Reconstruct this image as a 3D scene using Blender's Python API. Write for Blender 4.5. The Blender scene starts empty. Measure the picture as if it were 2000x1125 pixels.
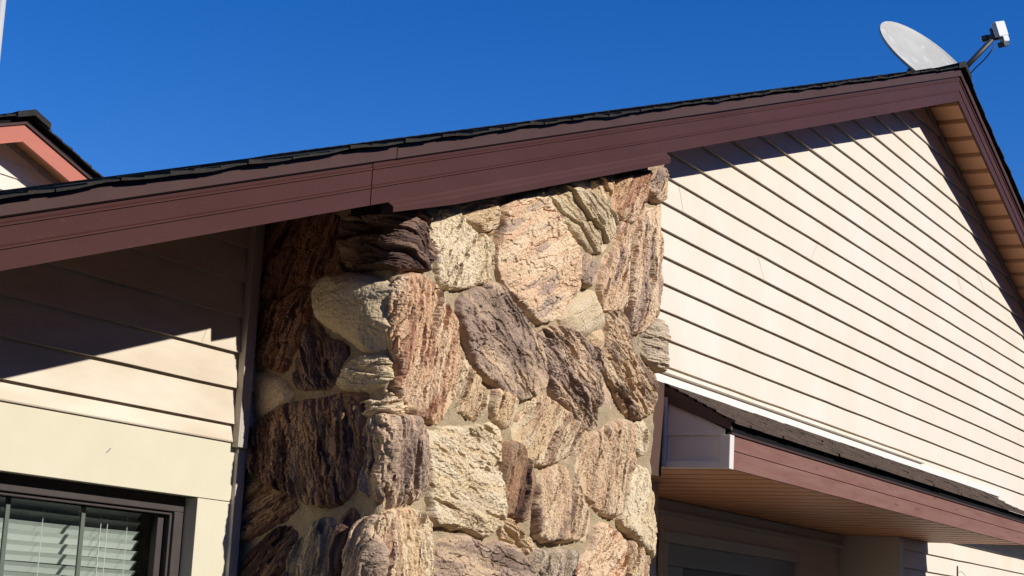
import bpy, bmesh, math, random
import numpy as np
from mathutils import Vector, Matrix
random.seed(7)
C = bpy.context.scene.collection
scene = bpy.context.scene
R = math.radians

# ------------------------------------------------------------------ camera
cam_d = bpy.data.cameras.new('camera')
cam = bpy.data.objects.new('camera', cam_d); C.objects.link(cam)
rt = Vector((0.487168, 0.185841, 0.853305))
cm = [[0.48716809, -0.87173283, 0.05243215], [0.18584138, 0.04481975, -0.98155701], [0.85330548, 0.48792732, 0.18383878]]
Rm = Matrix((( cm[0][0], -cm[1][0], -cm[2][0]), (cm[0][1], -cm[1][1], -cm[2][1]), (cm[0][2], -cm[1][2], -cm[2][2])))
cam.matrix_world = Matrix.Translation((0, -4.5, 1.6)) @ Rm.to_4x4()
cam_d.sensor_width = 36; cam_d.lens = 63.0
cam_d.clip_start = 0.05; cam_d.clip_end = 2000
scene.camera = cam

# ------------------------------------------------------------------ sky, sun, exposure
SUN_TRAVEL = Vector((-0.125, 1.0, -0.655)).normalized()
w = bpy.data.worlds.new('World'); scene.world = w; w.use_nodes = True
nt = w.node_tree; bg = nt.nodes['Background']
sky = nt.nodes.new('ShaderNodeTexSky'); sky.sky_type = 'NISHITA'; sky.sun_disc = False
sky.sun_elevation = math.asin(-SUN_TRAVEL.z)
sky.sun_rotation = math.atan2(-SUN_TRAVEL.x, -SUN_TRAVEL.y)
sky.altitude = 1200; sky.air_density = 0.9; sky.dust_density = 0.05; sky.ozone_density = 3.5
hs = nt.nodes.new('ShaderNodeHueSaturation'); hs.inputs['Saturation'].default_value = 1.355; hs.inputs['Hue'].default_value = 0.515
nt.links.new(sky.outputs[0], hs.inputs['Color']); nt.links.new(hs.outputs[0], bg.inputs['Color'])
bg.inputs['Strength'].default_value = 0.124
sun_d = bpy.data.lights.new('sun', 'SUN'); sun_d.energy = 5.0; sun_d.angle = R(0.5); sun_d.color = (1.0, 0.955, 0.88)
sun = bpy.data.objects.new('sun', sun_d); C.objects.link(sun)
sun.rotation_euler = SUN_TRAVEL.to_track_quat('-Z', 'Y').to_euler(); sun.location = (0, -10, 20)
scene.view_settings.view_transform = 'Standard'; scene.view_settings.look = 'None'
scene.view_settings.exposure = 0.15; scene.view_settings.gamma = 1.0

# ------------------------------------------------------------------ helpers
def tag(o, label=None, cat=None, group=None, kind=None):
    if label: o['label'] = label
    if cat: o['category'] = cat
    if group: o['group'] = group
    if kind: o['kind'] = kind
    return o
def empty(name, loc=(0, 0, 0)):
    o = bpy.data.objects.new(name, None); C.objects.link(o); o.location = loc
    return o
class MB:
    def __init__(s): s.v = []; s.f = []
    def quad(s, a, b, c, d):
        n = len(s.v); s.v += [tuple(a), tuple(b), tuple(c), tuple(d)]; s.f.append((n, n+1, n+2, n+3)); return s
    def hexa(s, p):      # 8 points: bottom loop 0-3, top loop 4-7
        n = len(s.v); s.v += [tuple(q) for q in p]
        for f in ((0, 3, 2, 1), (4, 5, 6, 7), (0, 1, 5, 4), (1, 2, 6, 5), (2, 3, 7, 6), (3, 0, 4, 7)):
            s.f.append(tuple(n+i for i in f))
        return s
    def box(s, x0, x1, y0, y1, z0, z1):
        return s.hexa([(x0, y0, z0), (x1, y0, z0), (x1, y1, z0), (x0, y1, z0), (x0, y0, z1), (x1, y0, z1), (x1, y1, z1), (x0, y1, z1)])
    def prism_y(s, poly, y0, y1):   # polygon in (x,z) extruded along y
        n = len(s.v); k = len(poly)
        s.v += [(x, y0, z) for x, z in poly] + [(x, y1, z) for x, z in poly]
        s.f.append(tuple(range(n, n+k))); s.f.append(tuple(range(n+2*k-1, n+k-1, -1)))
        for i in range(k):
            j = (i+1) % k; s.f.append((n+i, n+k+i, n+k+j, n+j))
        return s
    def sweep(s, prof, pts_fn, xs, cap=True):  # prof list of (a,b); pts_fn(x,a,b)->xyz
        n = len(s.v); k = len(prof)
        for x in xs: s.v += [tuple(pts_fn(x, a, b)) for a, b in prof]
        for i in range(len(xs)-1):
            for j in range(k):
                q = (j+1) % k
                s.f.append((n+i*k+j, n+i*k+q, n+(i+1)*k+q, n+(i+1)*k+j))
        if cap:
            s.f.append(tuple(n+j for j in range(k-1, -1, -1))); m = n+(len(xs)-1)*k
            s.f.append(tuple(m+j for j in range(k)))
        return s
    def tube(s, pts, rad, seg=12):
        pts = [Vector(p) for p in pts]; n = len(s.v)
        if not hasattr(rad, '__len__'): rad = [rad]*len(pts)
        for i, p in enumerate(pts):
            t = (pts[min(i+1, len(pts)-1)] - pts[max(i-1, 0)]).normalized()
            a = t.cross(Vector((0.13, 0.2, 1))).normalized(); b = t.cross(a)
            for k in range(seg):
                q = 2*math.pi*k/seg; s.v.append(tuple(p + rad[i]*(math.cos(q)*a + math.sin(q)*b)))
        for i in range(len(pts)-1):
            for k in range(seg):
                l = (k+1) % seg; s.f.append((n+i*seg+k, n+i*seg+l, n+(i+1)*seg+l, n+(i+1)*seg+k))
        s.f.append(tuple(n+k for k in range(seg))); m = n+(len(pts)-1)*seg; s.f.append(tuple(m+k for k in range(seg)))
        return s
    def build(s, name, mat, parent=None, smooth=False, bevel=0, recalc=True):
        me = bpy.data.meshes.new(name); me.from_pydata(s.v, [], s.f); me.update()
        if recalc:
            bm = bmesh.new(); bm.from_mesh(me); bmesh.ops.recalc_face_normals(bm, faces=bm.faces)
            bm.to_mesh(me); bm.free()
        if smooth: me.polygons.foreach_set('use_smooth', [True]*len(me.polygons))
        o = bpy.data.objects.new(name, me); C.objects.link(o); me.materials.append(mat)
        if parent: 
            o.parent = parent; o.matrix_parent_inverse = parent.matrix_world.inverted() if parent.type != 'EMPTY' else Matrix.Translation(-Vector(parent.location))
        if bevel:
            b = o.modifiers.new('bevel', 'BEVEL'); b.width = bevel; b.segments = 2; b.limit_method = 'ANGLE'
        return o

# ------------------------------------------------------------------ materials
def mat(name, col, rough=0.6, spec=0.4, noise=None, bump=0.0, bscale=60, stain=None, metallic=0.0, stretch=(1, 1, 1), coat=0.0):
    """noise=(scale, amount, (r,g,b)) mixes towards a second colour; stain the same with a harder mask"""
    m = bpy.data.materials.new(name); m.use_nodes = True; t = m.node_tree; n = t.nodes; L = t.links
    p = n['Principled BSDF']; p.inputs['Roughness'].default_value = rough; p.inputs['Specular IOR Level'].default_value = spec
    p.inputs['Metallic'].default_value = metallic
    if coat: p.inputs['Coat Weight'].default_value = coat
    tc = n.new('ShaderNodeTexCoord'); mp = n.new('ShaderNodeMapping'); mp.inputs['Scale'].default_value = stretch
    L.new(tc.outputs['Object'], mp.inputs['Vector'])
    cur = n.new('ShaderNodeRGB'); cur.outputs[0].default_value = (*col, 1); out = cur.outputs[0]
    for k, spec_ in enumerate([noise, stain]):
        if not spec_: continue
        sc, am, c2 = spec_[:3]
        nz = n.new('ShaderNodeTexNoise'); nz.inputs['Scale'].default_value = sc; nz.inputs['Detail'].default_value = 6; nz.inputs['Roughness'].default_value = 0.6
        L.new(mp.outputs[0], nz.inputs['Vector'])
        r = n.new('ShaderNodeValToRGB')
        lo, hi = (0.3, 0.7) if k == 0 else (spec_[3] if len(spec_) > 3 else (0.58, 0.7))
        r.color_ramp.elements[0].position = lo; r.color_ramp.elements[1].position = hi
        r.color_ramp.elements[0].color = (0, 0, 0, 1); r.color_ramp.elements[1].color = (am, am, am, 1)
        L.new(nz.outputs['Fac'], r.inputs[0])
        mx = n.new('ShaderNodeMixRGB'); mx.inputs[2].default_value = (*c2, 1)
        L.new(r.outputs[0], mx.inputs[0]); L.new(out, mx.inputs[1]); out = mx.outputs[0]
    L.new(out, p.inputs['Base Color'])
    if bump:
        nz = n.new('ShaderNodeTexNoise'); nz.inputs['Scale'].default_value = bscale; nz.inputs['Detail'].default_value = 5
        L.new(mp.outputs[0], nz.inputs['Vector']); b = n.new('ShaderNodeBump'); b.inputs['Strength'].default_value = bump; b.inputs['Distance'].default_value = 0.01
        L.new(nz.outputs['Fac'], b.inputs['Height']); L.new(b.outputs[0], p.inputs['Normal'])
    return m
M = {}
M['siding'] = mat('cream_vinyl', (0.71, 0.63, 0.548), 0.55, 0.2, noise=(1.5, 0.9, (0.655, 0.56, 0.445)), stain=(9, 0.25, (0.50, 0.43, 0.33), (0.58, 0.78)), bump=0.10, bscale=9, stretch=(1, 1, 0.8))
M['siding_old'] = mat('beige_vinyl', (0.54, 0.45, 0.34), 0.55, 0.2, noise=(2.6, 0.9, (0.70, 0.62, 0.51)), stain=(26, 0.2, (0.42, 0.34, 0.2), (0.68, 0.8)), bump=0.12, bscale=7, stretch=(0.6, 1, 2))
M['panel'] = mat('cream_painted_board', (0.60, 0.55, 0.405), 0.6, 0.2, noise=(3.5, 0.7, (0.66, 0.61, 0.475)), stain=(38, 0.35, (0.30, 0.26, 0.18), (0.745, 0.79)), bump=0.05, bscale=30)
M['white_trim'] = mat('white_trim', (0.70, 0.66, 0.60), 0.45, 0.4, noise=(8, 0.4, (0.62, 0.57, 0.50)))
M['channel'] = mat('grey_channel', (0.50, 0.45, 0.38), 0.5, 0.4, noise=(6, 0.4, (0.40, 0.36, 0.32)))
M['dark_channel'] = mat('weathered_channel', (0.33, 0.30, 0.27), 0.5, 0.4, noise=(9, 0.5, (0.22, 0.2, 0.19)))
M['fascia'] = mat('brown_aluminium', (0.060, 0.0235, 0.020), 0.55, 0.12, noise=(2.2, 0.6, (0.076, 0.032, 0.027)), stain=(34, 0.35, (0.125, 0.075, 0.065), (0.62, 0.8)), bump=0.08, bscale=7, stretch=(0.5, 1, 1.6))
M['drip'] = mat('brown_drip_edge', (0.062, 0.033, 0.030), 0.6, 0.12, noise=(4, 0.6, (0.078, 0.045, 0.041)), bump=0.1, bscale=8)
M['porch_fascia'] = mat('faded_plum_wood', (0.18, 0.085, 0.068), 0.75, 0.12, noise=(7, 0.8, (0.24, 0.13, 0.108)), stain=(13, 0.65, (0.09, 0.038, 0.035), (0.60, 0.70)), bump=0.25, bscale=40, stretch=(0.3, 1, 2.4))
M['salmon'] = mat('salmon_wood', (0.43, 0.145, 0.10), 0.6, 0.2, noise=(5, 0.4, (0.49, 0.18, 0.125)), bump=0.1, bscale=20, stretch=(0.3, 1, 2))
M['soffit'] = mat('brown_soffit_board', (0.53, 0.25, 0.125), 0.5, 0.25, noise=(2, 0.6, (0.60, 0.30, 0.155)), bump=0.08, bscale=30)
M['shingle'] = mat('black_asphalt_shingle', (0.022, 0.020, 0.019), 0.95, 0.15, noise=(9, 0.8, (0.045, 0.040, 0.034)), stain=(160, 0.4, (0.10, 0.09, 0.075), (0.55, 0.7)), bump=0.7, bscale=260)
M['shingle_brown'] = mat('brown_asphalt_shingle', (0.10, 0.070, 0.052), 0.95, 0.15, noise=(9, 0.8, (0.05, 0.036, 0.03)), stain=(120, 0.6, (0.22, 0.17, 0.13), (0.52, 0.7)), bump=0.8, bscale=220, stretch=(0.6, 1, 1))
M['felt'] = mat('dark_roof_edge', (0.008, 0.008, 0.009), 0.85, 0.1, bump=0.3, bscale=40)
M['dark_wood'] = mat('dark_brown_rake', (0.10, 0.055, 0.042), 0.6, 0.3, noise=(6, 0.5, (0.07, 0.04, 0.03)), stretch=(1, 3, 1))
M['window_frame'] = mat('bronze_window_frame', (0.062, 0.051, 0.048), 0.5, 0.2, noise=(12, 0.5, (0.085, 0.070, 0.065)), stain=(45, 0.5, (0.5, 0.45, 0.4), (0.72, 0.76)))
M['muntin'] = mat('grey_muntin', (0.16, 0.17, 0.155), 0.5, 0.4)
M['blind'] = mat('white_blind_slat', (0.80, 0.82, 0.78), 0.45, 0.4)
M['room'] = mat('dark_room', (0.06, 0.065, 0.06), 0.9, 0.1)
M['mortar'] = mat('sandy_mortar', (0.35, 0.27, 0.17), 0.95, 0.1, noise=(9, 0.6, (0.43, 0.34, 0.225)), stain=(42, 0.6, (0.20, 0.155, 0.11), (0.55, 0.72)), bump=0.9, bscale=110)
M['door'] = mat('grey_entry_door', (0.30, 0.29, 0.28), 0.5, 0.4, noise=(3, 0.3, (0.26, 0.25, 0.24)))
M['casing'] = mat('off_white_casing', (0.52, 0.48, 0.42), 0.5, 0.35)
M['brown_door'] = mat('brown_door_leaf', (0.10, 0.055, 0.04), 0.5, 0.4)
M['dish'] = mat('weathered_pale_grey', (0.45, 0.44, 0.405), 0.55, 0.35, noise=(3.5, 0.8, (0.34, 0.33, 0.30)), stain=(6, 0.6, (0.60, 0.61, 0.60), (0.55, 0.68)), bump=0.05, bscale=10)
M['dish_back'] = mat('dark_grey_metal', (0.055, 0.06, 0.065), 0.5, 0.5, metallic=0.3)
M['lnb'] = mat('pale_plastic', (0.66, 0.67, 0.66), 0.45, 0.4, noise=(18, 0.4, (0.5, 0.51, 0.5)))
M['pole'] = mat('pale_painted_metal', (0.42, 0.42, 0.41), 0.4, 0.5)
M['ground'] = mat('driveway_asphalt', (0.052, 0.047, 0.040), 0.9, 0.2, noise=(0.4, 0.6, (0.065, 0.059, 0.05)), bump=0.3, bscale=40)
M['arm'] = mat('black_steel', (0.022, 0.024, 0.027), 0.5, 0.3)
M['stick'] = mat('dark_stick', (0.05, 0.04, 0.035), 0.7, 0.3)

# glass: thin pane, lets the sun in
gm = bpy.data.materials.new('window_glass'); gm.use_nodes = True; t = gm.node_tree; t.nodes.clear()
go = t.nodes.new('ShaderNodeOutputMaterial'); gt = t.nodes.new('ShaderNodeBsdfTransparent'); gt.inputs[0].default_value = (0.86, 0.91, 0.88, 1)
gg = t.nodes.new('ShaderNodeBsdfGlossy'); gg.inputs['Roughness'].default_value = 0.02
gf = t.nodes.new('ShaderNodeFresnel'); gf.inputs[0].default_value = 1.45; gx = t.nodes.new('ShaderNodeMixShader')
t.links.new(gf.outputs[0], gx.inputs[0]); t.links.new(gt.outputs[0], gx.inputs[1]); t.links.new(gg.outputs[0], gx.inputs[2]); t.links.new(gx.outputs[0], go.inputs[0])
M['glass'] = gm

# stone: pigment comes from a colour attribute, fine grain from noise
sm = bpy.data.materials.new('split_stone'); sm.use_nodes = True; t = sm.node_tree; n = t.nodes; L = t.links; p = n['Principled BSDF']
p.inputs['Roughness'].default_value = 0.9; p.inputs['Specular IOR Level'].default_value = 0.15
at = n.new('ShaderNodeVertexColor'); at.layer_name = 'pigment'; tc = n.new('ShaderNodeTexCoord')
nz = n.new('ShaderNodeTexNoise'); nz.inputs['Scale'].default_value = 95; nz.inputs['Detail'].default_value = 7; nz.inputs['Roughness'].default_value = 0.7
L.new(tc.outputs['Object'], nz.inputs['Vector'])
mr = n.new('ShaderNodeMapRange'); mr.inputs[1].default_value = 0.3; mr.inputs[2].default_value = 0.7; mr.inputs[3].default_value = 0.76; mr.inputs[4].default_value = 1.2
L.new(nz.outputs['Fac'], mr.inputs[0]); mx = n.new('ShaderNodeMixRGB'); mx.blend_type = 'MULTIPLY'; mx.inputs[0].default_value = 1
L.new(at.outputs[0], mx.inputs[1]); L.new(mr.outputs[0], mx.inputs[2]); L.new(mx.outputs[0], p.inputs['Base Color'])
bp = n.new('ShaderNodeBump'); bp.inputs['Strength'].default_value = 0.8; bp.inputs['Distance'].default_value = 0.009
L.new(nz.outputs['Fac'], bp.inputs['Height']); L.new(bp.outputs[0], p.inputs['Normal'])
M['stone'] = sm

# ------------------------------------------------------------------ measures of the gable
XR = 14.93                                  # ridge
def zb(x): return 6.279 - 0.3367*abs(x-XR)  # fascia bottom
def zc(x): return 6.501 - 0.3408*abs(x-XR)  # fascia top
def zd(x): return zc(x) + 0.050             # drip edge top
def zs(x): return 6.594 - 0.3425*abs(x-XR)  # shingle top
def zsof(x): return zb(x) + 0.105           # soffit underside
YF = -0.345                                 # rake fascia face
YL = 0.48                                   # recessed lower wall
XE0, XE1 = 2.3, 24.0                        # roof ends
YB = 7.0
SAG = 0.025                                  # the roof plane drops a little towards the back
def sag(y): return SAG*(y-YF)

# ------------------------------------------------------------------ ground
g = MB(); g.quad((-400, -400, 0), (400, -400, 0), (400, 400, 0), (-400, 400, 0))
tag(g.build('ground', M['ground']), kind='structure')

# ------------------------------------------------------------------ the house
house = empty('house', (11, 0, 0))
tag(house, 'nearest house, cream siding gable with dark brown rake boards, stone chimney and small porch roof', 'house')
def lerp(a, b, t): return a+(b-a)*t

def siding(name, y, x0, x1, z0, z1, e, zref, material, parent, lap=0.021, roof=True, seed=1, flipx=None):
    """horizontal lap siding facing -Y, clipped under the roof planes; flipx: an X plane instead, facing -X"""
    rnd = random.Random(seed); m = MB()
    k0 = math.floor((z0-zref)/e); k = k0
    while zref+k*e < z1:
        a = max(z0, zref+k*e); b = min(z1, zref+(k+1)*e)
        if b-a < 0.004: k += 1; continue
        xl0 = xl1 = x0; xr0 = xr1 = x1
        if roof:
            lim = lambda z, s: XR + s*max(0.0, (6.279+0.06-z)/0.3367)
            if zsof(XR) < a: break
            xl0 = max(x0, lim(a, -1)); xl1 = max(x0, lim(b, -1)); xr0 = min(x1, lim(a, 1)); xr1 = min(x1, lim(b, 1))
            if xr0-xl0 < 0.02: break
        n = max(1, int((xr0-xl0)/0.45)); ys = [rnd.uniform(-0.0012, 0.0012) for _ in range(n+1)]; zz = [rnd.uniform(-0.0018, 0.0018) for _ in range(n+1)]
        jn = rnd.randrange(0, n+1); off = rnd.choice([0.0014, -0.0014])
        for i in range(n):
            t0, t1 = i/n, (i+1)/n
            oj = off if i >= jn else 0.0
            A0 = lerp(xl0, xr0, t0); A1 = lerp(xl0, xr0, t1); B0 = lerp(xl1, xr1, t0); B1 = lerp(xl1, xr1, t1)
            za, zb_ = a+zz[i], a+zz[i+1]
            prof = [(lap, 0.0), (lap*0.93, 0.012), (0.004, b-a)]
            P = lambda x, yy, z: (x, y-yy, z)
            if flipx is not None: P = lambda x, yy, z: (flipx-yy, x, z)
            m.quad(P(A0, 0, za), P(A1, 0, zb_), P(A1, lap+ys[i+1]+oj, zb_), P(A0, lap+ys[i]+oj, za))
            m.quad(P(A0, lap+ys[i]+oj, za), P(A1, lap+ys[i+1]+oj, zb_), P(B1, 0.001+max(oj, 0), b), P(B0, 0.001+max(oj, 0), b))
            if i == jn: m.quad(P(A0, lap+0.0015, za), P(A0+0.002, lap+0.0015, za), P(B0+0.002, 0.003, b), P(B0, 0.003, b))
        k += 1
    return m.build(name, material, parent)

# gable wall above the porch and the recessed lower wall at both sides of the chimney
siding('gable_siding', 0.0, 9.0, 22.6, 2.93, 6.6, 0.1648, 3.175, M['siding'], house, seed=3)
siding('lower_siding', YL, 16.0, 22.6, 0.15, 2.95, 0.1648, 2.456, M['siding'], house, roof=False, seed=5)
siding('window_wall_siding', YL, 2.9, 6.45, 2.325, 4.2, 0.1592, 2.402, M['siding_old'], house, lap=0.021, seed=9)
wl = MB(); wl.box(9.05, 22.6, 0.02, YL-0.002, 2.955, 3.1); wl.box(9.0, 10.8, YL, 1.05, 0, 2.55)
wl.box(16.0, 22.6, YL+0.004, 1.04, 0, 2.95); wl.box(9.1, 10.8, YL, 1.05, 2.55, 2.95)
wl.box(2.9, 22.6, 1.2, YB-0.4, 0, 2.7); wl.prism_y([(2.9, 2.7), (22.6, 2.7), (22.6, zsof(22.6)), (XR, zsof(XR)), (2.9, zsof(2.9))], 0.52, YB-0.4)
wl.build('wall_core', M['siding'], house)

# flat painted board below the siding, round the window
bd = MB(); wx1, wz1 = 6.075, 2.062; wx0, wz0 = 3.35, 0.95
bd.box(2.9, 6.315, YL-0.012, YL+0.06, wz1, 2.318)
bd.box(wx1, 6.315, YL-0.011, YL+0.06, 0.2, wz1-0.003)
bd.box(2.9, wx0, YL-0.012, YL+0.06, 0.2, wz1-0.003)
bd.box(wx0, wx1, YL-0.012, YL+0.06, 0.2, wz0)
bd.build('painted_board', M['panel'], house, bevel=0.002)
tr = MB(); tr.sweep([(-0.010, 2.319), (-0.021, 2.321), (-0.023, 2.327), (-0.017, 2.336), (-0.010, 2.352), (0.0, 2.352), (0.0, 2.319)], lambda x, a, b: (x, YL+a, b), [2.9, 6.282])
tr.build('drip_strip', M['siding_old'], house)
sc = MB(); sc.hexa([(5.475, YL-0.0135, 2.190), (5.480, YL-0.0135, 2.188), (5.480, YL-0.011, 2.188), (5.475, YL-0.011, 2.190), (5.498, YL-0.0135, 2.212), (5.503, YL-0.0135, 2.208), (5.503, YL-0.011, 2.208), (5.498, YL-0.011, 2.212)]); sc.build('scuff_mark', M['dark_channel'], house)
# corner channel between wall and chimney
ch = MB(); ch.box(6.285, 6.34, YL-0.05, YL+0.01, 2.30, zsof(6.285)); ch.box(6.272, 6.285, YL-0.050, YL-0.014, 2.30, zsof(6.272))
ch.box(6.30, 6.36, YL-0.032, YL+0.01, 0.2, 2.298)
ch.build('corner_channel', M['channel'], house, bevel=0.003)

# ------------------------------------------------------------------ window
def frame_ring(m, x0, x1, z0, z1, t, y0, y1):
    m.box(x0, x1, y0, y1, z1-t, z1); m.box(x0, x1, y0, y1, z0, z0+t)
    m.box(x0, x0+t, y0, y1, z0+t, z1-t); m.box(x1-t, x1, y0, y1, z0+t, z1-t)
f = MB(); frame_ring(f, wx0, wx1+0.003, wz0, wz1-0.002, 0.066, YL+0.055, YL+0.085)
win = f.build('window', M['window_frame'], house, bevel=0.004)
f = MB(); frame_ring(f, wx0+0.0665, wx1-0.064, wz0+0.0665, wz1-0.0690, 0.014, YL+0.068, YL+0.10); f.box(wx1-0.125, wx1-0.0885, YL+0.092, YL+0.125, wz0+0.09, wz1-0.0865); f.box(wx0+0.09, wx0+0.125, YL+0.092, YL+0.125, wz0+0.09, wz1-0.0865)
f.build('sash', M['window_frame'], win, bevel=0.003)
gl = MB(); gl.quad((wx0+0.1, YL+0.112, wz0+0.1), (wx1-0.1, YL+0.112, wz0+0.1), (wx1-0.1, YL+0.112, wz1-0.086), (wx0+0.1, YL+0.112, wz1-0.086))
gl.build('pane', M['glass'], win, recalc=False)
for x in (3.84, 4.26, 4.68, 5.10, 5.52):
    m = MB(); m.box(x-0.011, x+0.011, YL+0.116, YL+0.124, wz0+0.1, wz1-0.086); m.build('muntin', M['muntin'], win)
bl = MB(); z = wz1-0.10; i = 0; rnd = random.Random(4)
while z > wz0+0.05:
    tlt = 0.92+rnd.uniform(-0.06, 0.06); dz = rnd.uniform(-0.0015, 0.0015)
    for s in range(12):
        xa = lerp(wx0+0.1, wx1-0.125, s/12); xb_ = lerp(wx0+0.1, wx1-0.125, (s+1)/12)
        d = lambda x: 0.0015*math.sin(x*5+i*1.3)
        yc = YL+0.20
        a = 0.024
        P = lambda x, q: (x, yc+a*q*math.cos(tlt), z+dz+d(x)-a*q*math.sin(tlt)+0.003*(1-q*q))
        for q0, q1 in ((-1, 0), (0, 1)): bl.quad(P(xa, q0), P(xb_, q0), P(xb_, q1), P(xa, q1))
    z -= 0.0405; i += 1
bl.build('blind', M['blind'], win)
for x, y, r_, zb0 in ((5.68, 0.165, 0.0018, 1.3), (5.72, 0.165, 0.0018, 1.3), (3.6, 0.172, 0.0014, wz0), (4.5, 0.172, 0.0014, wz0), (5.35, 0.172, 0.0014, wz0), (5.85, 0.172, 0.0014, wz0)):
    cd = MB(); cd.tube([(x, YL+y, wz1-0.1), (x, YL+y, zb0)], r_, 6); cd.build('blind_cord', M['blind'], win)
rm = MB(); ry = YL+0.27
rm.quad((wx0-0.3, 1.19, 0.5), (wx1+0.25, 1.19, 0.5), (wx1+0.25, 1.19, 2.4), (wx0-0.3, 1.19, 2.4))
rm.quad((wx1+0.02, YL+0.13, 0.5), (wx1+0.02, 1.19, 0.5), (wx1+0.02, 1.19, 2.4), (wx1+0.02, YL+0.13, 2.4))
rm.quad((wx0-0.3, YL+0.13, 2.1), (wx1+0.25, YL+0.13, 2.1), (wx1+0.25, 1.19, 2.1), (wx0-0.3, 1.19, 2.1))
rm.build('room', M['room'], win)

# ------------------------------------------------------------------ rake boards, drip edge, soffit, roof
def rake_board(name, xa, xb, parent, material, grooves=True, y=YF, t=0.022):
    """tapering fascia board with two drip grooves, from xa to xb on one slope"""
    g1, g2 = 0.42, 0.85
    prof = [(0, 0), (0.0, g1-0.035), (-0.006, g1-0.018), (-0.0055, g1-0.006), (0.002, g1+0.022), (0.0, g1+0.05), (0.0, g2-0.035), (-0.006, g2-0.018), (-0.0055, g2-0.006), (0.002, g2+0.022), (0.0, g2+0.05), (-0.001, 1.0), (t, 1.0), (t, 0)]
    if not grooves: prof = [(0, 0), (0, 1.0), (t, 1.0), (t, 0)]
    m = MB(); n = max(2, int(abs(xb-xa)/0.4)); xs = [lerp(xa, xb, i/n) for i in range(n+1)]
    m.sweep(prof, lambda x, a, b: (x, y+a, zb(x)+(zc(x)-zb(x))*b), xs)
    return m.build(name, material, parent)
seams = [XE0, 6.035, 9.245, XR]
for i in range(3):
    rake_board('rake_board', seams[i]+(0.0010 if i else 0), seams[i+1]-(0.0010 if i < 2 else 0), house, M['fascia'], y=YF-(0.003 if i == 1 else 0))
rake_board('rake_board', XR+0.001, XE1, house, M['fascia'], grooves=True)
bk = MB(); bk.sweep([(0.0235, 0.0), (0.0235, 1.0), (0.034, 1.0), (0.034, 0.0)], lambda x, a, b: (x, YF+a, lerp(zb(x)+0.0006, zd(x)-0.033, b)), [XE0, XR])
bk.sweep([(-0.003, 0.0), (-0.003, 1.0), (0.0225, 1.0), (0.0225, 0.0)], lambda x, a, b: (x, YF+a, lerp(zc(x)+0.003, zd(x)-0.033, b)), [XE0, XR]); bk.build('backing_board', M['felt'], house)
def drip(xa, xb, dy=0):
    m = MB(); n = max(2, int(abs(xb-xa)/0.5)); xs = [lerp(xa, xb, i/n) for i in range(n+1)]
    m.sweep([(-0.008, -0.002), (-0.016, 0.004), (-0.014, 0.06), (0.03, 0.06), (0.03, -0.002)], lambda x, a, b: (x, YF+a+dy, zc(x)+b), xs)
    return m.build('drip_edge', M['drip'], house)
for a, b, dy in ((XE0, 6.187, 0), (6.190, 13.93, -0.002), (13.933, XR, 0), (XR+0.001, XE1, 0)): drip(a, b, dy)
# soffit: boards running from the wall to the rake, each lapping the next
def soffit(xa, xb, pitch, name, y1=0.0):
    m = MB(); s = 1 if xb > xa else -1; x = xa; i = 0
    while (x-xb)*s < 0:
        x2 = x+s*pitch
        if (x2-xb)*s > 0: x2 = xb
        if s < 0: xs_, xe_, za_, zb2 = x, x2+0.030, 0.002, -0.022
        else: xs_, xe_, za_, zb2 = x+0.026, x2, -0.020, 0.0
        m.hexa([(xs_, YF+0.02, zsof(xs_)+za_), (xe_, YF+0.02, zsof(xe_)+zb2), (xe_, y1, zsof(xe_)+zb2), (xs_, y1, zsof(xs_)+za_),
                (xs_, YF+0.02, zsof(xs_)+0.02), (xe_, YF+0.02, zsof(xe_)+0.02), (xe_, y1, zsof(xe_)+0.02), (xs_, y1, zsof(xs_)+0.02)])
        x = x2
    m.build(name, M['soffit'], house)
    bk_ = MB(); bk_.sweep([(0.021, 0.021), (0.021, 0.03), (y1-YF, 0.03), (y1-YF, 0.021)], lambda xx, a, b: (xx, YF+a, zsof(xx)+b), [xa, xb]); bk_.build('soffit_shade_backing', M['felt'], house)  # near-black backing puts the shade of the board gaps into its colour
soffit(XE1, XR, 0.262, 'soffit', 0.03); soffit(XE0, XR, 0.262, 'soffit', YL+0.03)
# channel along the wall under the soffit
def wall_channel(xa, xb, y, parent=house):
    m = MB(); xs = [lerp(xa, xb, i/8) for i in range(9)]
    m.sweep([(0, 0.0), (-0.030, 0.0), (-0.034, -0.006), (-0.030, -0.052), (-0.019, -0.055), (0, -0.055)], lambda x, a, b: (x, y+a, zsof(x)-0.008+b), xs)
    m.build('wall_channel', M['dark_channel'], parent, bevel=0.002)
wall_channel(9.0, XR-0.02, 0.0); wall_channel(XR+0.02, 22.6, 0.0); wall_channel(2.9, 6.33, YL)
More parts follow.
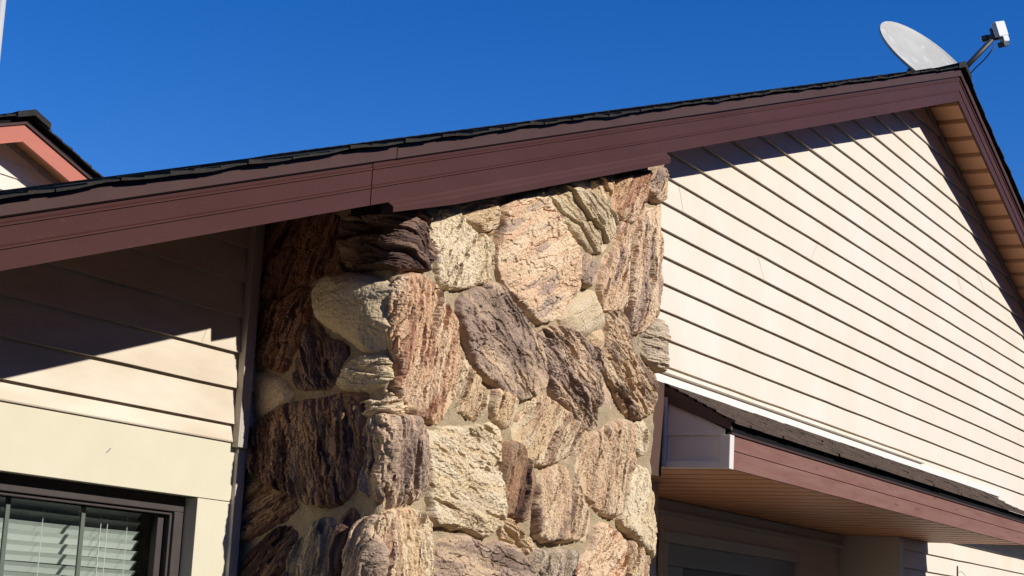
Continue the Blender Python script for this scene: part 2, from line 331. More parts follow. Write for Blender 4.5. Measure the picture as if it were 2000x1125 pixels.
# roof deck
dk = MB()
for s, xe in ((-1, XE0), (1, XE1)):
    x0, x1 = XR, xe
    dk.hexa([(x0, YF-0.004, zd(x0)-0.03), (x1, YF-0.004, zd(x1)-0.03), (x1, YB, zd(x1)-0.03-sag(YB)), (x0, YB, zd(x0)-0.03-sag(YB)),
             (x0, YF-0.004, zs(x0)-0.014), (x1, YF-0.004, zs(x1)-0.014), (x1, YB, zs(x1)-0.014-sag(YB)), (x0, YB, zs(x0)-0.014-sag(YB))])
roof = dk.build('roof', M['felt'], house)
def shingles(zf, xa, xb, y0, y1, expo, name, material, parent, seed, over=0.026, thick=0.005, seg=(0.25, 0.5), xdir=True):
    """courses of tabs from the eave xa up to xb; every tab a thin wedge with its own thickness, butt and overhang"""
    rnd = random.Random(seed); m = MB(); n = int(abs(xb-xa)/expo); s = 1 if xb > xa else -1
    ph = [rnd.uniform(0, 6.28) for _ in range(5)]
    def wave(x, y): return 0.0025*math.sin(x*4.1+ph[0]+y*0.7)+0.003*math.sin(x*9.3+ph[1]-y)+0.003*math.sin(x*17.7+ph[2]+y*2)+0.002*math.sin(x*1.7+ph[3])
    for i in range(n):
        xl = xa+s*i*expo; xh = xl+s*expo*1.35
        if (xh-xb)*s > 0: xh = xb
        ov = over*rnd.uniform(0.75, 1.2)
        y = y0-ov; first = True
        while y < y1:
            d = rnd.uniform(*seg) if not first else rnd.uniform(0.12, 0.3); y2 = min(y1, y+d)
            if y > 0.9: y2 = y1
            tb = thick*rnd.uniform(0.7, 1.3)+(rnd.choice([0, 0, 0, 0.003, 0.006]) if first else 0); j = rnd.uniform(-0.02, 0.02)
            G = lambda x, yy, o: (x, yy, zf(x)-0.013-(sag(yy) if zf is zs else 0)+o+wave(x, yy))
            xm = (xl+xh)/2
            m.hexa([G(xl+j, y, 0), G(xm, y, 0), G(xm, y2-0.003, 0), G(xl+j, y2-0.003, 0), G(xl+j, y, 0.007+tb), G(xm, y, 0.006+tb*0.6), G(xm, y2-0.003, 0.006+tb*0.6), G(xl+j, y2-0.003, 0.007+tb)])
            m.hexa([G(xm, y, 0), G(xh, y, 0), G(xh, y2-0.003, 0), G(xm, y2-0.003, 0), G(xm, y, 0.006+tb*0.6), G(xh, y, 0.004), G(xh, y2-0.003, 0.004), G(xm, y2-0.003, 0.006+tb*0.6)])
            y = y2; first = False
    return m.build(name, material, parent)
shingles(zs, XE0, XR-0.02, YF-0.02, YB, 0.135, 'shingles', M['shingle'], roof, 11)
shingles(zs, XE1, XR+0.02, YF-0.02, YB, 0.135, 'shingles', M['shingle'], roof, 12)
rc = MB(); y = YF-0.058; rnd = random.Random(5); k = 0
while y < YB:
    y2 = y+0.3; h = 0.030 if k else 0.052; z0 = zs(XR)-0.012-sag(y)
    wd = 0.20
    for s in (-1, 1):
        rc.hexa([(XR, y, z0), (XR+s*wd, y, z0-wd*0.36), (XR+s*wd, y2, z0-wd*0.36-0.01), (XR, y2, z0-0.01),
                 (XR, y, z0+h), (XR+s*wd, y, z0+h-wd*0.38), (XR+s*wd, y2, z0+0.012-wd*0.36), (XR, y2, z0+0.014)])
    y += 0.15; k += 1
rc.build('ridge_cap', M['shingle'], roof)
bc = MB(); bc.box(2.9, 22.6, YB-0.4, YB-0.38, 0, 2.7); bc.prism_y([(2.9, 2.7), (22.6, 2.7), (22.6, zsof(22.6)), (XR, zsof(XR)), (2.9, zsof(2.9))], YB-0.4, YB-0.38)
bc.build('rear_wall', M['siding'], house)

# frieze box under the rake board over the chimney
fz = MB(); xa, xb = 6.165, 8.935; n = 17; xs = [lerp(xa, xb, i/n) for i in range(n+1)]
fz.sweep([(0.018, 0.006), (-0.004, 0.004), (-0.010, -0.006), (-0.026, -0.022), (-0.032, -0.030), (-0.032, -0.064), (0.03, -0.066), (0.03, 0.006)], lambda x, a, b: (x, YF+a, zb(x)+b*(0.72+0.28*min(1, (x-xa)/0.5))), xs)
fz.build('frieze_box', M['fascia'], house, bevel=0.002)
fz = MB(); fz.sweep([(0.03, -0.004), (0.2, -0.004), (0.2, -0.05), (0.03, -0.05)], lambda x, a, b: (x, YF+a, zb(x)+b), [6.185, 8.93])
fz.build('frieze_soffit', M['felt'], house)

# ------------------------------------------------------------------ added building behind the camera, blocks sky light and gives the window a reflection
ab = empty('sky_blocking_building', (10, -24, 0)); tag(ab, 'unseen long dark three storey building added behind the viewer to block sky light', 'building')
m = MB(); m.box(-45, 70, -36, -24, 0, 13.6); m.build('sky_blocker_wall', mat('sky_blocker_dark_green', (0.10, 0.105, 0.085), 0.9, 0.2, noise=(0.5, 0.6, (0.14, 0.13, 0.10))), ab)
m = MB(); m.prism_y([(-46, 13.6), (71, 13.6), (71, 14.0), (-46, 14.0)], -37, -23.2); m.hexa([(-46, -37, 14.0), (71, -37, 14.0), (71, -23.2, 14.0), (-46, -23.2, 14.0), (-44, -31, 15.6), (69, -31, 15.6), (69, -30, 15.6), (-44, -30, 15.6)]); m.build('roof', M['felt'], ab)  # roof of the added sky-blocking building
for k in range(3):
    for i in range(14):
        m = MB(); x = -40+i*8; z = 1.2+k*3.4; frame_ring(m, x, x+1.8, z, z+1.4, 0.08, -24, -23.94); m.quad((x+0.08, -23.98, z+0.08), (x+1.72, -23.98, z+0.08), (x+1.72, -23.98, z+1.32), (x+0.08, -23.98, z+1.32)); m.build('window', M['muntin'], ab)

STONES = [
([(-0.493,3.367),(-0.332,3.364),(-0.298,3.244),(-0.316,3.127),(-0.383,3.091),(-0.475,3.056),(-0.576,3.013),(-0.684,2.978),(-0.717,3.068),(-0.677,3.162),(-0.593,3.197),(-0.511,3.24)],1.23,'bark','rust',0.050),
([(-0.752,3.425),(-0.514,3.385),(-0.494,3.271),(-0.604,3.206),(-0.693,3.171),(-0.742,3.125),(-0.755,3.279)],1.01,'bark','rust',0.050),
([(-0.297,3.283),(-0.201,3.356),(-0.073,3.359),(-0.032,3.332),(0.065,3.373),(0.18,3.383),(0.238,3.331),(0.309,3.266),(0.276,3.192),(0.21,3.125),(0.012,3.095),(-0.052,3.101),(-0.18,3.104),(-0.292,3.098),(-0.299,3.204)],-0.23,'layer','dark',0.085),
([(-0.416,3.03),(-0.363,3.074),(-0.252,3.086),(-0.159,3.068),(-0.047,3.032),(0.031,3.009),(-0.025,2.943),(-0.033,2.888),(0.015,2.812),(-0.02,2.752),(-0.068,2.735),(-0.151,2.749),(-0.266,2.814),(-0.363,2.863),(-0.416,2.928),(-0.427,2.983)],0.11,'smooth','cream',0.095),
([(-0.011,3.043),(0.1,3.088),(0.264,3.087),(0.405,3.02),(0.472,2.949),(0.528,2.863),(0.565,2.738),(0.542,2.616),(0.463,2.512),(0.372,2.455),(0.249,2.474),(0.119,2.502),(0.01,2.555),(0.039,2.648),(-0.02,2.807),(-0.013,2.921)],1.37,'bark','orange',0.060),
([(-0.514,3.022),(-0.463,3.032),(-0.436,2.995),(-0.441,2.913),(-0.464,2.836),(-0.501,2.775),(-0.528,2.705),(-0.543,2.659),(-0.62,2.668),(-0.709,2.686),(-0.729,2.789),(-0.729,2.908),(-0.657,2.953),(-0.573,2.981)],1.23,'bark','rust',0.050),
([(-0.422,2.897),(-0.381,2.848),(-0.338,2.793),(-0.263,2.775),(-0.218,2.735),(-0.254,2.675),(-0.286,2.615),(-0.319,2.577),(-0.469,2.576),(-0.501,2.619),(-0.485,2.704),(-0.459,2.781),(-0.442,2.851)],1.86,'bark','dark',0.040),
([(-0.2,2.689),(-0.111,2.71),(-0.003,2.707),(0.016,2.623),(-0.012,2.59),(-0.082,2.571),(-0.19,2.563),(-0.255,2.576),(-0.242,2.637)],0.05,'layer','cream',0.050),
([(-0.733,2.642),(-0.659,2.645),(-0.57,2.611),(-0.489,2.557),(-0.518,2.5),(-0.613,2.465),(-0.683,2.456),(-0.72,2.538)],0.62,'smooth','tan',0.050),
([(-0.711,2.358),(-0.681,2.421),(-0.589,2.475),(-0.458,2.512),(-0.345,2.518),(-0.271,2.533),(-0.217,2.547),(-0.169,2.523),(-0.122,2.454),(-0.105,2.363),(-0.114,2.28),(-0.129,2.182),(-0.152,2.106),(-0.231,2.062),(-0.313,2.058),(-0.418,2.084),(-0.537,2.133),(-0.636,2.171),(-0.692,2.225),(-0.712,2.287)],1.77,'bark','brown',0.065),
([(-0.013,2.506),(0.006,2.547),(-0.016,2.554),(0.098,2.535),(0.17,2.506),(0.091,2.475),(-0.034,2.468),(-0.036,2.453),(-0.108,2.454),(-0.117,2.5),(-0.068,2.514)],0.29,'bark','tan',0.050),
([(-0.086,2.408),(-0.053,2.442),(-0.031,2.448),(0.191,2.47),(0.256,2.443),(0.301,2.34),(0.32,2.217),(0.278,2.121),(0.124,2.078),(0.015,2.055),(0.021,2.083),(-0.089,2.111),(-0.111,2.152),(-0.082,2.242),(-0.085,2.34)],1.63,'bark','plum',0.070),
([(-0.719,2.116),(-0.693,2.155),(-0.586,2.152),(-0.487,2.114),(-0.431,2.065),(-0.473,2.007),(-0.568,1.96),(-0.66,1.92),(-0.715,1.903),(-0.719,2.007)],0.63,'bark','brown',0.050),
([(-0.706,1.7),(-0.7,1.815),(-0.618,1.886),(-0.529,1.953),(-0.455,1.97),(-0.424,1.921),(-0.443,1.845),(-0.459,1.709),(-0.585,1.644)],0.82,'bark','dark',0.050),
([(-0.443,1.695),(-0.443,1.838),(-0.385,1.918),(-0.316,1.98),(-0.258,2.007),(-0.22,1.963),(-0.225,1.888),(-0.24,1.806),(-0.244,1.695),(-0.343,1.661)],1.34,'layer','grey',0.050),
([(-0.211,1.956),(-0.186,2.016),(-0.138,2.045),(-0.114,2.002),(-0.129,1.943),(-0.163,1.853),(-0.167,1.742),(-0.209,1.711),(-0.223,1.814)],1.33,'layer','dark',0.050),
([(-0.112,1.969),(-0.054,2.011),(0.026,2.021),(-0.038,1.969),(0.028,1.895),(0.03,1.741),(-0.037,1.688),(-0.147,1.72),(-0.149,1.853),(-0.124,1.928)],1.27,'layer','plum',0.060),
([(-0.018,2.018),(0.099,2.049),(0.312,2.059),(0.358,2.012),(0.361,1.912),(0.392,1.746),(0.284,1.681),(0.086,1.688),(0.036,1.771),(0.0,1.897)],1.52,'bark','tan',0.060),
([(0.2,3.38),(0.286,3.418),(0.441,3.456),(0.509,3.417),(0.576,3.388),(0.707,3.391),(0.773,3.348),(0.775,3.261),(0.748,3.198),(0.659,3.144),(0.482,3.092),(0.359,3.083),(0.317,3.142),(0.308,3.223),(0.232,3.281)],1.10,'lumpy','cream',0.050),
([(0.494,3.47),(0.562,3.517),(0.772,3.591),(0.808,3.557),(0.817,3.446),(0.743,3.408),(0.611,3.409),(0.517,3.426)],0.35,'bark','tan',0.055),
([(0.824,3.561),(0.936,3.617),(1.091,3.688),(1.279,3.749),(1.324,3.692),(1.405,3.637),(1.509,3.597),(1.631,3.55),(1.653,3.469),(1.661,3.386),(1.699,3.33),(1.568,3.232),(1.451,3.128),(1.281,3.076),(1.133,3.101),(1.007,3.147),(0.878,3.204),(0.825,3.281),(0.824,3.379),(0.839,3.451)],0.42,'soft','peach',0.070),
([(1.306,3.76),(1.508,3.828),(1.736,3.842),(1.909,3.827),(2.081,3.823),(2.143,3.781),(2.088,3.702),(1.981,3.578),(1.812,3.548),(1.669,3.579),(1.528,3.633),(1.389,3.686),(1.322,3.707)],-0.33,'layer','cream',0.065),
([(1.54,3.85),(1.775,3.929),(1.8,3.865),(1.714,3.834),(1.609,3.835)],0.31,'smooth','cream',0.040),
([(1.803,3.932),(1.961,3.988),(2.058,4.012),(2.045,3.937),(1.974,3.857),(1.852,3.864),(1.814,3.893)],-0.47,'layer','tan',0.045),
([(2.064,4.003),(2.28,4.087),(2.439,4.13),(2.48,4.041),(2.447,3.929),(2.336,3.822),(2.204,3.795),(2.078,3.85),(2.041,3.925)],1.02,'bark','orange',0.060),
([(2.465,4.14),(2.726,4.237),(2.772,4.195),(2.759,4.108),(2.667,4.013),(2.554,3.995),(2.473,4.051)],1.01,'bark','peach',0.060),
([(2.331,3.811),(2.48,3.914),(2.745,4.016),(2.852,3.927),(2.839,3.746),(2.795,3.607),(2.691,3.529),(2.646,3.417),(2.558,3.298),(2.438,3.219),(2.337,3.191),(2.283,3.284),(2.266,3.459),(2.284,3.631)],1.28,'bark','peach',0.060),
([(2.167,3.786),(2.252,3.782),(2.263,3.661),(2.232,3.498),(2.252,3.345),(2.175,3.309),(2.011,3.267),(1.935,3.309),(1.925,3.416),(2.0,3.54),(2.112,3.651),(2.139,3.735)],1.15,'bark','peach',0.060),
([(1.642,3.446),(1.722,3.515),(1.844,3.508),(1.911,3.457),(1.879,3.394),(1.789,3.353),(1.702,3.362),(1.653,3.395)],0.82,'soft','plum',0.050),
([(1.743,3.306),(1.879,3.351),(1.96,3.303),(2.041,3.209),(2.02,3.182),(1.899,3.145),(1.787,3.089),(1.673,3.086),(1.496,3.115),(1.574,3.181),(1.657,3.248)],0.47,'smooth','cream',0.045),
([(0.496,3.02),(0.57,3.103),(0.717,3.15),(0.834,3.197),(0.967,3.127),(1.129,3.055),(1.275,2.972),(1.404,2.876),(1.401,2.798),(1.269,2.723),(1.13,2.656),(1.015,2.681),(0.863,2.709),(0.714,2.748),(0.635,2.82),(0.535,2.919)],-0.47,'soft','plum',0.070),
([(1.281,3.019),(1.422,3.079),(1.588,3.102),(1.794,3.075),(1.949,3.026),(2.024,2.942),(2.131,2.861),(2.179,2.756),(1.929,2.616),(1.723,2.613),(1.602,2.682),(1.457,2.741),(1.42,2.826),(1.345,2.919)],-0.50,'bark','plum',0.060),
([(1.869,3.106),(2.003,3.164),(2.048,3.083),(1.966,3.034)],0.79,'smooth','tan',0.040),
([(2.054,3.278),(2.189,3.322),(2.297,3.265),(2.346,3.159),(2.405,3.097),(2.571,3.037),(2.712,2.999),(2.704,2.926),(2.645,2.816),(2.451,2.735),(2.286,2.765),(2.184,2.84),(2.051,2.918),(1.989,2.991),(2.045,3.11)],-0.51,'bark','plumtan',0.060),
([(2.463,3.18),(2.559,3.287),(2.695,3.335),(2.868,3.322),(2.926,3.232),(2.884,3.133),(2.775,3.045),(2.612,3.055),(2.501,3.108)],-0.04,'layer','grey',0.085),
([(2.687,3.424),(2.787,3.541),(2.854,3.478),(2.862,3.386),(2.707,3.345)],0.77,'smooth','brown',0.050),
([(0.551,2.779),(0.615,2.786),(0.722,2.718),(0.793,2.638),(0.79,2.573),(0.739,2.518),(0.644,2.528),(0.568,2.549),(0.569,2.62),(0.588,2.694)],1.20,'bark','tan',0.050),
([(0.851,2.666),(0.933,2.701),(1.042,2.694),(1.124,2.65),(1.076,2.579),(1.015,2.518),(0.929,2.536),(0.85,2.579)],1.18,'bark','tan',0.045),
([(1.088,2.52),(1.161,2.618),(1.229,2.682),(1.378,2.727),(1.541,2.688),(1.709,2.634),(1.823,2.588),(1.809,2.518),(1.605,2.448),(1.491,2.399),(1.338,2.37),(1.203,2.397),(1.137,2.452)],0.90,'bark','tan',0.055),
([(0.326,2.421),(0.39,2.438),(0.533,2.451),(0.779,2.502),(0.934,2.521),(0.995,2.491),(0.972,2.418),(0.979,2.305),(0.992,2.184),(0.997,2.054),(0.836,1.985),(0.714,2.015),(0.533,2.019),(0.371,2.023),(0.359,2.13),(0.361,2.252),(0.325,2.347)],-0.24,'lumpy','cream',0.050),
([(0.981,2.384),(1.031,2.453),(1.142,2.447),(1.206,2.399),(1.286,2.353),(1.315,2.257),(1.32,2.122),(1.235,2.092),(1.105,2.104),(0.999,2.141),(0.976,2.27)],1.39,'layer','brown',0.060),
([(1.33,2.267),(1.382,2.317),(1.493,2.376),(1.611,2.397),(1.719,2.378),(1.789,2.299),(1.879,2.232),(1.97,2.172),(1.951,2.045),(1.728,2.04),(1.453,2.007),(1.354,2.033),(1.331,2.141)],1.24,'bark','plumtan',0.060),
([(1.775,2.516),(1.883,2.576),(2.03,2.624),(2.18,2.689),(2.319,2.718),(2.398,2.625),(2.391,2.504),(2.347,2.419),(2.303,2.356),(2.287,2.275),(2.233,2.181),(2.094,2.189),(1.96,2.236),(1.847,2.305),(1.772,2.383)],1.29,'bark','plumtan',0.060),
([(2.428,2.508),(2.525,2.477),(2.683,2.467),(2.727,2.333),(2.824,2.279),(2.805,2.134),(2.738,1.997),(2.614,2.03),(2.441,2.109),(2.254,2.153),(2.316,2.258),(2.33,2.358),(2.389,2.423)],0.95,'soft','cream',0.055),
([(2.427,2.72),(2.553,2.747),(2.606,2.649),(2.53,2.557),(2.448,2.538),(2.405,2.626)],1.27,'lumpy','cream',0.050),
([(1.007,2.081),(1.126,2.083),(1.26,2.029),(1.345,1.972),(1.271,1.93),(1.138,1.966),(1.004,2.011)],-0.44,'bark','tan',0.045),
([(0.388,1.84),(0.48,1.927),(0.619,1.983),(0.718,1.977),(0.841,1.942),(1.012,1.97),(1.156,1.969),(1.259,1.905),(1.349,1.812),(1.184,1.708),(0.786,1.669),(0.474,1.699),(0.373,1.767)],-0.08,'soft','plum',0.070),
([(1.322,1.939),(1.476,1.966),(1.734,1.982),(1.801,1.963),(1.743,1.895),(1.763,1.794),(1.44,1.762),(1.359,1.839)],1.30,'lumpy','grey',0.050),
([(2.014,2.116),(2.099,2.144),(2.239,2.115),(2.337,2.043),(2.361,1.927),(2.358,1.771),(2.009,1.729),(1.794,1.786),(1.786,1.869),(1.882,1.944),(1.978,2.002)],0.72,'bark','orange',0.060),
([(2.417,2.068),(2.539,2.066),(2.664,2.013),(2.765,1.968),(2.811,1.869),(2.709,1.774),(2.439,1.764),(2.4,2.008)],1.19,'bark','tan',0.050),
([(1.602,2.442),(1.705,2.468),(1.721,2.439),(1.645,2.415)],0.19,'smooth','tan',0.020),
([(0.805,3.194),(0.845,3.187),(0.808,3.169),(0.733,3.155)],0.28,'smooth','grey',0.020),
([(1.126,2.596),(1.164,2.59),(1.138,2.566),(1.106,2.571)],0.21,'smooth','tan',0.020),
([(0.202,3.323),(0.239,3.323),(0.31,3.283),(0.366,3.19),(0.309,3.162),(0.315,3.268)],-0.57,'smooth','cream',0.030),
([(-0.235,2.54),(-0.222,2.551),(-0.125,2.546),(-0.113,2.515),(-0.118,2.462),(-0.16,2.523)],0.13,'smooth','brown',0.030),
]

# ------------------------------------------------------------------ stone chimney
XL, YP, UR, RC = 6.415, -0.245, 2.725, 0.035
def unroll(u, z, h):
    """surface of the chimney: u runs from the wall along the left face, round the corner and along the front"""
    u = np.asarray(u, float); x = np.empty_like(u); y = np.empty_like(u); nx = np.empty_like(u); ny = np.empty_like(u)
    a = u < -RC; b = (~a) & (u < RC); c = (u >= RC) & (u <= UR-RC); d = (u > UR-RC) & (u <= UR+RC); e = u > UR+RC
    x[a] = XL; y[a] = YP-u[a]; nx[a] = -1; ny[a] = 0
    th = (u[b]/RC+1)*np.pi/4; x[b] = XL+RC-RC*np.cos(th); y[b] = YP+RC-RC*np.sin(th); nx[b] = -np.cos(th); ny[b] = -np.sin(th)
    x[c] = XL+u[c]; y[c] = YP; nx[c] = 0; ny[c] = -1
    th = ((u[d]-UR)/RC+1)*np.pi/4; x[d] = XL+UR-RC+RC*np.sin(th); y[d] = YP+RC-RC*np.cos(th); nx[d] = np.sin(th); ny[d] = -np.cos(th)
    x[e] = XL+UR; y[e] = YP+(u[e]-UR); nx[e] = 1; ny[e] = 0
    return np.stack([x+nx*h, y+ny*h, z], -1)
def _h(ix, iy, seed):
    n = (ix*374761393+iy*668265263+seed*1442695041) & 0x7fffffff
    n = ((n ^ (n >> 13))*1274126177) & 0x7fffffff
    n = n ^ (n >> 16)
    return (n & 0xffff)/65535.0
def vnoise(x, y, seed):
    ix = np.floor(x).astype(np.int64); iy = np.floor(y).astype(np.int64); fx = x-ix; fy = y-iy
    fx = fx*fx*fx*(fx*(fx*6-15)+10); fy = fy*fy*fy*(fy*(fy*6-15)+10)
    a = _h(ix, iy, seed); b = _h(ix+1, iy, seed); c = _h(ix, iy+1, seed); d = _h(ix+1, iy+1, seed)
    return (a+(b-a)*fx+(c-a)*fy+(a-b-c+d)*fx*fy)*2-1
def fbm(x, y, seed, o=4, g=0.5):
    s = 0; a = 1; t = 0
    for i in range(o): s = s+a*vnoise(x*2**i+i*17.3, y*2**i-i*9.1, seed+i*31); t += a; a *= g
    return s/t
def sst(x, a, b): q = np.clip((x-a)/(b-a), 0, 1); return q*q*(3-2*q)
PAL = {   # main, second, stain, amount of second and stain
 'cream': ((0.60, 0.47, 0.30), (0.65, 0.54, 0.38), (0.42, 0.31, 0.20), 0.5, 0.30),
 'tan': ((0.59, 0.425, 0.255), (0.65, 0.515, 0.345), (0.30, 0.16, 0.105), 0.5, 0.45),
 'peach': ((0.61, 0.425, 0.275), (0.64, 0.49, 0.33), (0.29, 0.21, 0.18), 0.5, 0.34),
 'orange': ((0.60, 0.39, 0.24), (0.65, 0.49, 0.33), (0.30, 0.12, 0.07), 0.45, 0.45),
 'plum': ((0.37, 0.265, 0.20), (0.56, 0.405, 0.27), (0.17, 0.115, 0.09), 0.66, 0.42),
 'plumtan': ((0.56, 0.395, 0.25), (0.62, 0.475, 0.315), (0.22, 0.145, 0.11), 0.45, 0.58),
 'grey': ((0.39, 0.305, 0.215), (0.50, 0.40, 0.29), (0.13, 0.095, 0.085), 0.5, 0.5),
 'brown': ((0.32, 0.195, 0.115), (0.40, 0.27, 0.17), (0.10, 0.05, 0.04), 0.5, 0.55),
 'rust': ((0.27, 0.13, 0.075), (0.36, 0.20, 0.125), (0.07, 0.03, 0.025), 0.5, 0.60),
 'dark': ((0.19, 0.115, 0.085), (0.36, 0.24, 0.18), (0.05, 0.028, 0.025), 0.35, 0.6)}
def smooth_poly(P, it=2):
    P = np.array(P, float)
    for _ in range(it):
        Q = np.roll(P, -1, 0); P = np.stack([P*0.78+Q*0.22, P*0.22+Q*0.78], 1).reshape(-1, 2)
    return P
def sdist(P, X, Z):
    d2 = np.full(X.shape, 1e9); ins = np.zeros(X.shape, bool); Q = np.roll(P, -1, 0)
    for (ax, az), (bx, bz) in zip(P, Q):
        ex, ez = bx-ax, bz-az; L2 = ex*ex+ez*ez+1e-12
        t = np.clip(((X-ax)*ex+(Z-az)*ez)/L2, 0, 1); d2 = np.minimum(d2, (X-ax-t*ex)**2+(Z-az-t*ez)**2)
        cr = ((az > Z) != (bz > Z)) & (X < ex*(Z-az)/(ez if abs(ez) > 1e-12 else 1e-12)+ax); ins ^= cr
    d = np.sqrt(d2); return np.where(ins, d, -d)
def grid_mesh(name, keep, pts, col, material, parent):
    ny, nx = keep.shape; cell = keep[:-1, :-1] & keep[1:, :-1] & keep[:-1, 1:] & keep[1:, 1:]
    idx = np.arange(ny*nx).reshape(ny, nx); J, I = np.nonzero(cell)
    F = np.stack([idx[J, I], idx[J, I+1], idx[J+1, I+1], idx[J+1, I]], 1)
    used = np.unique(F); rem = np.full(ny*nx, -1); rem[used] = np.arange(len(used)); F = rem[F]
    V = pts.reshape(-1, 3)[used]
    me = bpy.data.meshes.new(name); me.from_pydata(V.tolist(), [], F.tolist()); me.update()
    me.polygons.foreach_set('use_smooth', [name != 'stone']*len(me.polygons))
    if col is not None:
        ca = me.color_attributes.new('pigment', 'FLOAT_COLOR', 'POINT'); c4 = np.ones((len(used), 4)); c4[:, :3] = col.reshape(-1, 3)[used]
        ca.data.foreach_set('color', c4.ravel())
    o = bpy.data.objects.new(name, me); C.objects.link(o); me.materials.append(material)
    if parent: o.parent = parent; o.matrix_parent_inverse = Matrix.Translation(-Vector(house.location)) if parent is house else Matrix.Identity(4)
    return o
RES = 0.0040
def stone(poly, ang, style, pal, H, seed, parent, res=RES):
    P = smooth_poly(poly, 1); c = P.mean(0); size = math.sqrt(max(1e-4, 0.5*abs(np.dot(P[:, 0], np.roll(P[:, 1], -1))-np.dot(P[:, 1], np.roll(P[:, 0], -1)))))
    x = np.arange(P[:, 0].min()-0.02, P[:, 0].max()+0.02, res); z = np.arange(P[:, 1].min()-0.02, P[:, 1].max()+0.02, res)
    X, Z = np.meshgrid(x, z); d = sdist(P, X, Z)
    d = d+0.010*fbm(X*22, Z*22, seed+5, 4, 0.6)+0.012
    ca, sa = math.cos(ang), math.sin(ang); S = (X-c[0])*ca+(Z-c[1])*sa; T = -(X-c[0])*sa+(Z-c[1])*ca
    wv = 0.012*fbm(X*11, Z*11, seed+70, 4, 0.6)
    Tw, Sw = T+wv, S+0.02*fbm(X*8+3, Z*8, seed+71, 3)
    edge = 0.008 if style != 'smooth' else 0.030
    prof = np.where(d > 0, 1-np.exp(-np.clip(d, 0, 1)/edge), d/0.010)
    rnd = random.Random(seed); tx, tz = rnd.uniform(-0.07, 0.07), rnd.uniform(-0.09, 0.09)
    H = H*0.80; H = H*(1-0.45*sst(X, UR-0.10, UR+0.02)) if H < 0.065 else H; h = H*prof
    plane = (X-c[0])*tx+(Z-c[1])*tz+0.012*fbm(X*6, Z*6, seed+3, 2)
    def ridged(fs, ft, sd, o=4): 
        s = 0; a = 1; t = 0
        for i in range(o):
            s = s+a*(1-np.abs(vnoise(Sw*fs*1.9**i, Tw*ft*1.9**i, sd+i*7))*2); t += a; a *= 0.55
        return s/t
    def streak(fs, ft, sd, lo, hi): return sst(vnoise(Sw*fs, Tw*ft, sd)+0.5*vnoise(Sw*fs*2.3, Tw*ft*2.1, sd+3)+0.25*vnoise(Sw*fs*5, Tw*ft*4.4, sd+4), lo, hi)
    def crack(fs, ft, sd, w_):   # thin crisp fissures where the noise crosses zero, broken up along their length
        v_ = np.abs(vnoise(Sw*fs, Tw*ft, sd)+0.35*vnoise(Sw*fs*3, Tw*ft*2.6, sd+1)); return (1-sst(v_, 0.0, w_))*sst(vnoise(Sw*5, Tw*9, sd+2), -0.35, 0.1)
    def steps(fs, ft, sd, q_): v_ = vnoise(Sw*fs, Tw*ft, sd)+0.45*vnoise(Sw*fs*2.7, Tw*ft*2.6, sd+1)+0.25*vnoise(Sw*fs*6, Tw*ft*5.5, sd+2); return np.round(v_*q_)/q_
    fine = 0.0040*fbm(X*85, Z*85, seed+19, 3, 0.7)
    if style == 'bark':
        rel = 0.013*steps(4, 17, seed+16, 2.6)+0.004*steps(9, 60, seed+18, 2.5)-0.014*crack(4, 26, seed+11, 0.16)-0.007*crack(8, 55, seed+12, 0.2)-0.026*streak(5, 36, seed+13, 0.55, 0.66)+fine
    elif style == 'layer':
        q = Tw*24+1.3*vnoise(Sw*4, Tw*4, seed+21)+0.35*vnoise(Sw*16, Tw*20, seed+24); st = np.floor(q); fr = q-st
        lv = _h(st.astype(np.int64), st.astype(np.int64)*0+3, seed)
        lv2 = _h(st.astype(np.int64)+1, st.astype(np.int64)*0+3, seed); b = sst(fr, 0.86, 1.0)
        rel = 0.036*((lv*(1-b)+lv2*b)-0.5)-0.014*crack(3, 30, seed+23, 0.2)+0.004*steps(8, 60, seed+22, 2.5)+fine
    elif style == 'lumpy':
        rel = 0.009*steps(9, 22, seed+36, 2.6)-0.010*crack(8, 24, seed+31, 0.16)-0.020*streak(9, 34, seed+33, 0.60, 0.72)+fine*1.5
    elif style == 'soft':
        rel = 0.013*steps(3, 8, seed+46, 2.2)+0.003*steps(9, 34, seed+45, 2.5)-0.012*crack(3, 9, seed+41, 0.07)-0.006*crack(6, 22, seed+42, 0.14)+fine
    else:
        rel = 0.004*steps(3, 10, seed+51, 2)-0.005*crack(3, 16, seed+53, 0.10)+fine*0.8
    for k_ in range(4):        # broken facets round the rim
        th = rnd.uniform(0, 6.283); q_ = ((X-c[0])*math.cos(th)+(Z-c[1])*math.sin(th))/(0.5*size)+0.12*fbm(X*14, Z*14, seed+80+k_, 3)
        h = np.minimum(h, H*(1.0-rnd.uniform(0.5, 1.3)*np.clip(q_-rnd.uniform(0.35, 0.75), 0, 1))+0.010)
    m = np.clip(prof, 0, 1)
    h = h+(rel*1.15+plane)*m
    h = np.where(d > 0, np.maximum(h, 0.004*m), h*0.012/0.05)
    h = np.where(d < 0, np.maximum(d*1.2, -0.02), h)
    # pigment: blotches and streaks along the grain, as cast stone is stained
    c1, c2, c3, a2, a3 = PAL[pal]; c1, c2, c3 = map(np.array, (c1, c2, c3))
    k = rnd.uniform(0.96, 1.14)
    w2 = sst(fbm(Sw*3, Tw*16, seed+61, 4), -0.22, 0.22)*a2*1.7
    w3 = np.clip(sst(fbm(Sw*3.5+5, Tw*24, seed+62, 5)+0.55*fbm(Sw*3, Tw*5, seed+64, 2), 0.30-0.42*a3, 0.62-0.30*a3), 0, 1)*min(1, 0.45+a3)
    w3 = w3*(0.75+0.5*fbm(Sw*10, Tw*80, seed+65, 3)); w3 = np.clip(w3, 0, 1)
    w4 = sst(fbm(Sw*5, Tw*26+9, seed+66, 4), 0.12, 0.40)*0.38
